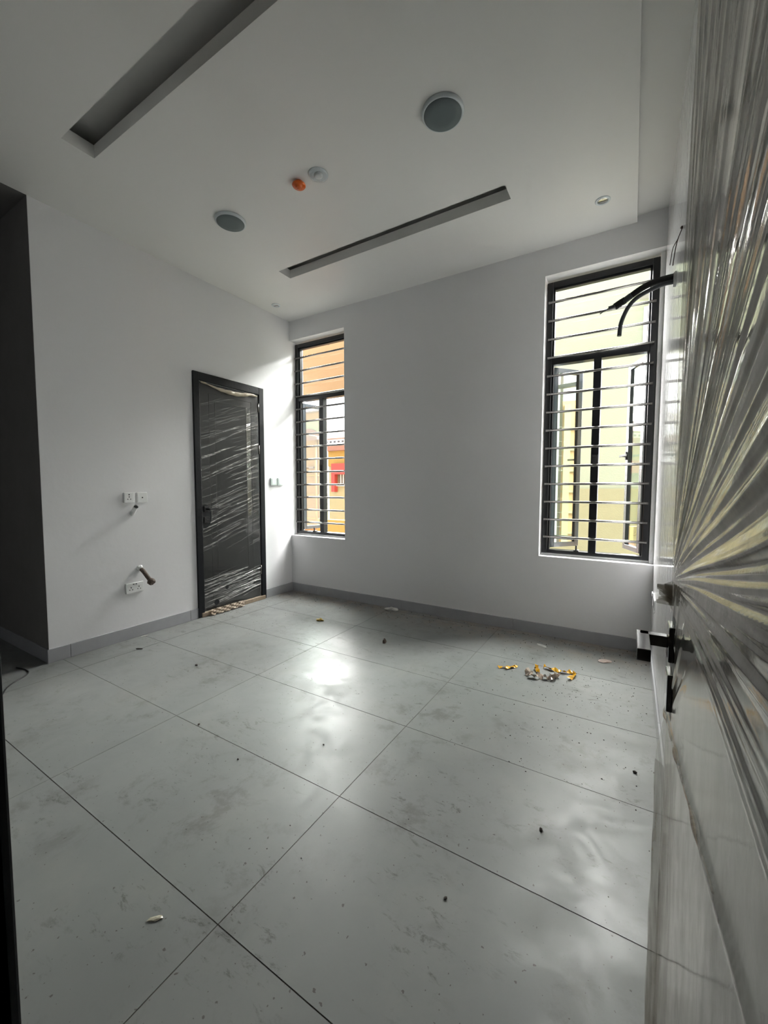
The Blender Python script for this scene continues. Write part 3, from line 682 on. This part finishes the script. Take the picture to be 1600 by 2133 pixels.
# ------------------------------------------------------------------ things lying on the floor
r = empty('cable', (-3.6, 1.0, 0), 'thin black cable lying on the floor at the passage', 'cable')
bm = bmesh.new(); tube(bm, smooth_path([(-3.82, 1.085, .004), (-3.74, 1.105, .004), (-3.66, 1.105, .004), (-3.600, 1.068, .004), (-3.555, 1.005, .004), (-3.50, .950, .004), (-3.44, .912, .004), (-3.32, .855, .004)], 8), .0042, 8)
rel(obj('sheath', bm, 'rubber_black'), r)
def ribbon(name, pts, width, material, label, cat, twist=0.0, seed=0, lift=.008, group=None, th=.0012):
    """a curled strip of tape: a thick crumpled ribbon along pts on the floor"""
    rr = random.Random(seed); path = smooth_path([(p[0], p[1], p[2] if len(p) > 2 else .004) for p in pts], 7)
    bm = bmesh.new(); rows = []
    for i, p in enumerate(path):
        a = path[max(0, i - 1)]; b = path[min(len(path) - 1, i + 1)]; d = (b - a); d.z = 0
        d = d.normalized() if d.length > 1e-6 else Vector((1, 0, 0)); n = Vector((-d.y, d.x, 0))
        ang = twist * math.sin(i * .55 + seed) + rr.uniform(-.25, .25); w = width * (.75 + .35 * abs(math.sin(i * .37 + seed)))
        side = n * math.cos(ang) + Vector((0, 0, 1)) * math.sin(ang)
        h = lift * (.3 + .7 * abs(math.sin(i * .45 + seed * 2)))
        pp = Vector((p.x, p.y, max(p.z, .002) + h))
        q = [pp - side * w / 2, pp + side * w / 2]
        for v in q: v.z = max(v.z, .0006)
        up = Vector((0, 0, th))
        rows.append([bm.verts.new(q[0]), bm.verts.new(q[1]), bm.verts.new(q[1] + up), bm.verts.new(q[0] + up)])
    for a, b in zip(rows, rows[1:]):
        for j in range(4): bm.faces.new((a[j], a[(j + 1) % 4], b[(j + 1) % 4], b[j]))
    bm.faces.new(rows[0][::-1]); bm.faces.new(rows[-1])
    o = obj(name, bm, material); c = Vector(path[len(path) // 2]); c.z = 0
    for v in o.data.vertices: v.co -= c
    o.location = c
    return tag(o, label, cat, group)
ribbon('tape_scrap', [(-.800, 2.935), (-.765, 2.965), (-.735, 2.975), (-.700, 3.020), (-.690, 3.010), (-.720, 2.985), (-.745, 2.94)], .022, 'tape_yellow', 'small curled scrap of yellow tape lying on its own', 'tape', .5, 1)
ribbon('tape_strip', [(-.515, 3.115), (-.455, 3.10), (-.395, 3.095), (-.345, 3.110), (-.310, 3.125), (-.306, 3.07), (-.330, 3.005)], .030, 'tape_yellow', 'long twisted yellow tape strip with a bent end', 'tape', .9, 2, .012)
ribbon('tape_fold', [(-.560, 3.10), (-.555, 3.06), (-.545, 3.03), (-.530, 3.00)], .026, 'tape_yellow', 'short folded yellow tape piece touching the brown crumple', 'tape', .8, 5, .016)
ribbon('tape_crumple', [(-.575, 2.985), (-.590, 2.93), (-.545, 2.905), (-.500, 2.925), (-.460, 2.935), (-.430, 2.93), (-.420, 2.975), (-.395, 3.015)], .040, 'tape_crumple', 'brown crumpled ball of tape beside the yellow strip', 'tape', 1.0, 3, .022)
def flake(name, x, y, sx, sy, sz, rot, material, label, cat, seed=0, group=None, sub=2, rough=.35):
    bm = bmesh.new(); bmesh.ops.create_icosphere(bm, subdivisions=sub, radius=1)
    for v in bm.verts:
        n = 1 + rough * noise.noise(v.co * 2.2 + Vector((seed * 3.1, seed, 0))); v.co = Vector((v.co.x * sx * n, v.co.y * sy * n, max(v.co.z * n, -.6) * sz))
    zmin = min(v.co.z for v in bm.verts)
    for v in bm.verts: v.co.z -= zmin
    o = obj(name, bm, material); o.location = (x, y, .0004); o.rotation_euler = (0, 0, rot)
    return tag(o, label, cat, group)
flake('paper_chip', -.609, 3.554, .050, .022, .004, -.5, 'paper_scrap', 'flat grey chip on the floor under the large window', 'scrap', 1)
flake('plaster_flake', -.135, 3.478, .050, .034, .006, .6, 'pink_flake', 'pinkish plaster flake near the corner below the large window', 'scrap', 2)
flake('paper_ball', -2.179, 3.735, .070, .032, .022, .1, 'paper_scrap', 'crumpled pale paper against the skirting', 'scrap', 3, rough=.8)
flake('yellow_crumb', -2.615, 3.075, .034, .022, .014, .4, 'yellow_bit', 'small yellowish crumb on the far floor tiles', 'scrap', 4, rough=.8)
flake('brown_shard', -1.763, 2.908, .016, .016, .026, .2, 'pipe_rust', 'small upright brown shard on the floor', 'scrap', 5, rough=.6)
flake('plastic_scrap', -1.210, .640, .022, .008, .004, .75, 'clear_plastic_scrap', 'small shiny clear plastic scrap on the near floor', 'scrap', 6, rough=.5)
flake('dark_stick', -3.416, 1.748, .030, .006, .005, .5, 'grit', 'short dark stick on the floor near the left skirting', 'scrap', 7)
flake('pale_stick', -3.672, 1.925, .035, .006, .005, 1.2, 'paper_scrap', 'short pale stick lying against the left skirting', 'scrap', 8)
for i, (x, y, s) in enumerate(((-1.603, 1.264, .0060), (-.473, 1.163, .0075), (-.259, 1.602, .0100), (.055, 2.168, .0110), (-2.737, 1.804, .011), (-2.030, 1.343, .009), (-1.318, 1.569, .006))):
    flake('pebble', x, y, s, s * .7, s * .6, i, 'grit', 'small dark pebble lying on the floor tiles', 'pebble', i + 10, 'dark pebbles scattered on the tiles', 1, .5)
# fine grit nobody could count
rg = random.Random(21); bm = bmesh.new()
def speck(x, y, s):
    p = [Vector((x + s * rg.uniform(.5, 1.2) * math.cos(a), y + s * rg.uniform(.5, 1.2) * math.sin(a), .0004)) for a in (0, 1.6, 3.1, 4.7)]
    t = bm.verts.new((x, y, .0004 + s * .9)); vs = [bm.verts.new(q) for q in p]
    for j in range(4): bm.faces.new((vs[j], vs[(j + 1) % 4], t))
for _ in range(260):
    speck(rg.uniform(-.9, .14), rg.uniform(1.9, 3.78) ** 1.0, rg.choice((.0018, .0024, .003, .0045)))
for _ in range(240): speck(rg.uniform(-3.68, .14), rg.uniform(3.5, 3.80), rg.choice((.002, .003, .004, .006)))
for _ in range(120): speck(rg.uniform(-3.65, -2.9), rg.uniform(2.5, 3.7), rg.choice((.002, .003, .004)))
for _ in range(130): speck(rg.uniform(-3.4, .1), rg.uniform(.9, 3.4), rg.choice((.0016, .0022, .003)))
for _ in range(60): speck(rg.gauss(-.25, .22), rg.gauss(2.85, .12), rg.choice((.002, .003, .004)))
tag(obj('grit', bm, 'grit'), 'fine dark grit strewn over the tiles', 'grit', kind='stuff')

# ------------------------------------------------------------------ outside
box_ = box
gnd = tag(box('ground', -60, 60, 4.2, 90, -3.2, -3.0, 'ground_concrete'), 'concrete ground outside the windows', 'ground', kind='structure')
# pale green house across the alley
GYY = 9.0; K = GYY / 6.6
h = empty('green_house', (1, GYY, -3), 'pale green rendered house wall across the alley from the large window', 'house')
rel(box('wall', -2.6, 1.7, GYY, 13, -3, 5.75, 'render_green'), h)
rel(box('plinth', -2.62, 1.7, GYY - .05, GYY, -3, 1.312, 'render_olive', None, .01), h)
f = rel(box('window_frame', .075, 1.30, GYY - .03, GYY + .0, 3.88, 4.62, 'trim_white', None, .004), h)
for i in range(3):
    z = 3.94 + i * .225
    bm = bmesh.new(); bx(bm, .145, 1.25, GYY - .045, GYY - .031, z, z + .16); o = obj('slat', bm, 'louvre_brown'); o.parent = f
rel(box('sunshade', .0, 1.5, GYY - .30, GYY, 4.76, 4.88, 'trim_white', None, .01), h)
bm = bmesh.new(); tube(bm, smooth_path([(.115, GYY - .075, 1.10), (.118, GYY - .075, .88), (.116, GYY - .075, .62), (.10, GYY - .075, .48), (.05, GYY - .075, .44)], 5), .017, 8); rel(obj('conduit', bm, 'render_cream'), h)
# peach facade closing the alley (seen mirrored in the open casement)
h = empty('peach_facade', (7.3, 5.5, -3), 'peach rendered facade with pale pilasters at the end of the alley', 'house')
rel(box('wall', 7.2, 7.6, 2.2, 8.4, -3, 3.6, 'render_peach'), h)
for y in (2.6, 3.5, 4.4, 5.3, 6.2, 7.1): rel(box('pilaster', 7.1, 7.2, y, y + .16, -3, 3.5, 'render_cream'), h)
for i in range(8): rel(box('ledge', 7.14, 7.2, 2.3, 8.2, -1 + i * .55, -.95 + i * .55, 'render_cream'), h)
# peach beam bridging in front of the narrow window
h = empty('peach_canopy', (-8.9, 6.2, -3), 'peach concrete canopy seen through the top pane of the narrow window', 'canopy')
rel(box('fascia', -9.0, -3.1, 6.0, 6.30, 3.055, 4.18, 'render_peach'), h)
rel(box('pier', -9.6, -9.0, 5.9, 6.4, -3, 4.18, 'render_peach'), h)
for x, z in ((-4.85, 3.93), (-4.75, 3.96), (-4.63, 3.95)): rel(box('weep_hole', x, x + .016, 5.996, 6.0, z, z + .03, 'louvre_brown'), h)
# orange house beyond, with a drain pipe
h = empty('orange_house', (-11, 12, -3), 'orange rendered house with a drainpipe and eave beyond the narrow window', 'house')
rel(box('wall', -12.2, -10.2, 12, 12.35, -3, 3.12, 'render_orange'), h)
bm = bmesh.new()
vs = bx(bm, -12.4, -10.12, 11.8, 12.4, 3.12, 3.22)
for v in vs:
    if v.co.x < -11: v.co.z += .5
rel(obj('eave', bm, 'roof_brown'), h)
bm = bmesh.new(); tube(bm, [(-10.30, 11.94, 3.1), (-10.30, 11.94, -3)], .05, 8); rel(obj('drainpipe', bm, 'render_orange'), h)
for z in (1.75, 1.0, .1): rel(box('moulding', -12.2, -10.2, 11.96, 12, z, z + .05, 'render_yellow'), h)
rel(box('window_sill', -10.75, -10.4, 11.9, 12, 2.05, 2.11, 'roof_brown'), h)
# cream house behind it, orange parapet, arched roof vent
h = empty('cream_house', (-14.5, 16.4, -3), 'cream house with orange parapet band behind the orange house', 'house')
rel(box('wall', -16.2, -13.75, 16.4, 16.9, -3, 4.85, 'render_cream'), h)
rel(box('parapet', -16.2, -13.75, 16.35, 16.9, 4.85, 5.20, 'render_orange'), h)
rel(box('coping', -16.25, -13.73, 16.3, 16.9, 5.20, 5.27, 'roof_brown'), h)
bm = bmesh.new(); n = 16
ring = [(-14.62 + .80 * math.cos(PI * i / n), 3.75 + .62 * math.sin(PI * i / n)) for i in range(n + 1)]
a = [bm.verts.new((x, 16.3, z)) for x, z in ring]; b = [bm.verts.new((x, 16.4, z)) for x, z in ring]
for i in range(n): bm.faces.new((a[i], a[i + 1], b[i + 1], b[i]))
bm.faces.new(a); bm.faces.new(b[::-1]); rel(obj('arch_panel', bm, 'fascia_pink'), h)
# house with brown roof and red awning window
HY = 16.0
h = empty('red_awning_house', (-11.5, HY, -3), 'yellow and cream house with brown roof and red window hood', 'house')
rel(box('wall', -12.95, -9.6, HY, HY + 4, -3, 2.35, 'render_cream'), h)
rel(box('upper_band', -12.97, -9.6, HY - .04, HY, 2.35, 3.10, 'render_yellow'), h)
rel(box('fascia', -13.0, -9.6, HY - .3, HY + 4, 3.10, 3.42, 'fascia_pink'), h)
tr = rel(box('eave_trim', -13.0, -9.6, HY - .34, HY - .3, 3.42, 3.62, 'trim_white'), h)
for i in range(10):
    bm = bmesh.new(); x = -12.85 + i * .24; bx(bm, x, x + .11, HY - .36, HY - .34, 3.47, 3.55); o = obj('scallop', bm, 'hose_grey'); o.parent = tr
bm = bmesh.new()
vs = bx(bm, -13.0, -9.6, HY - .3, HY + 1.8, 3.62, 3.70)
for v in vs:
    if v.co.y > HY: v.co.z += .85
rel(obj('roof', bm, 'roof_brown'), h)
rel(box('hood', -12.62, -10.6, HY - .25, HY, 1.95, 2.48, 'awning_red'), h)
rel(box('hood_cheek', -12.62, -12.42, HY - .25, HY, 1.10, 1.95, 'awning_red'), h)
w = rel(box('window', -12.35, -11.0, HY - .05, HY, 1.45, 1.98, 'curtain'), h)
for x in (-12.2, -12.05, -11.9): rel(box('curtain_fold', x, x + .05, HY - .065, HY - .05, 1.45, 1.98, 'trim_white'), h)
rel(box('window_sill', -12.42, -11.0, HY - .12, HY, 1.38, 1.45, 'trim_white'), h)
# yellow boundary wall with red band
h = empty('boundary_wall', (-8.2, 10.5, -3), 'yellow boundary wall with a red lower band', 'wall')
rel(box('wall', -9.0, -6.2, 10.5, 10.7, -.20, .26, 'render_yellow'), h)
rel(box('red_band', -9.0, -6.2, 10.46, 10.7, -3, -.20, 'awning_red'), h)
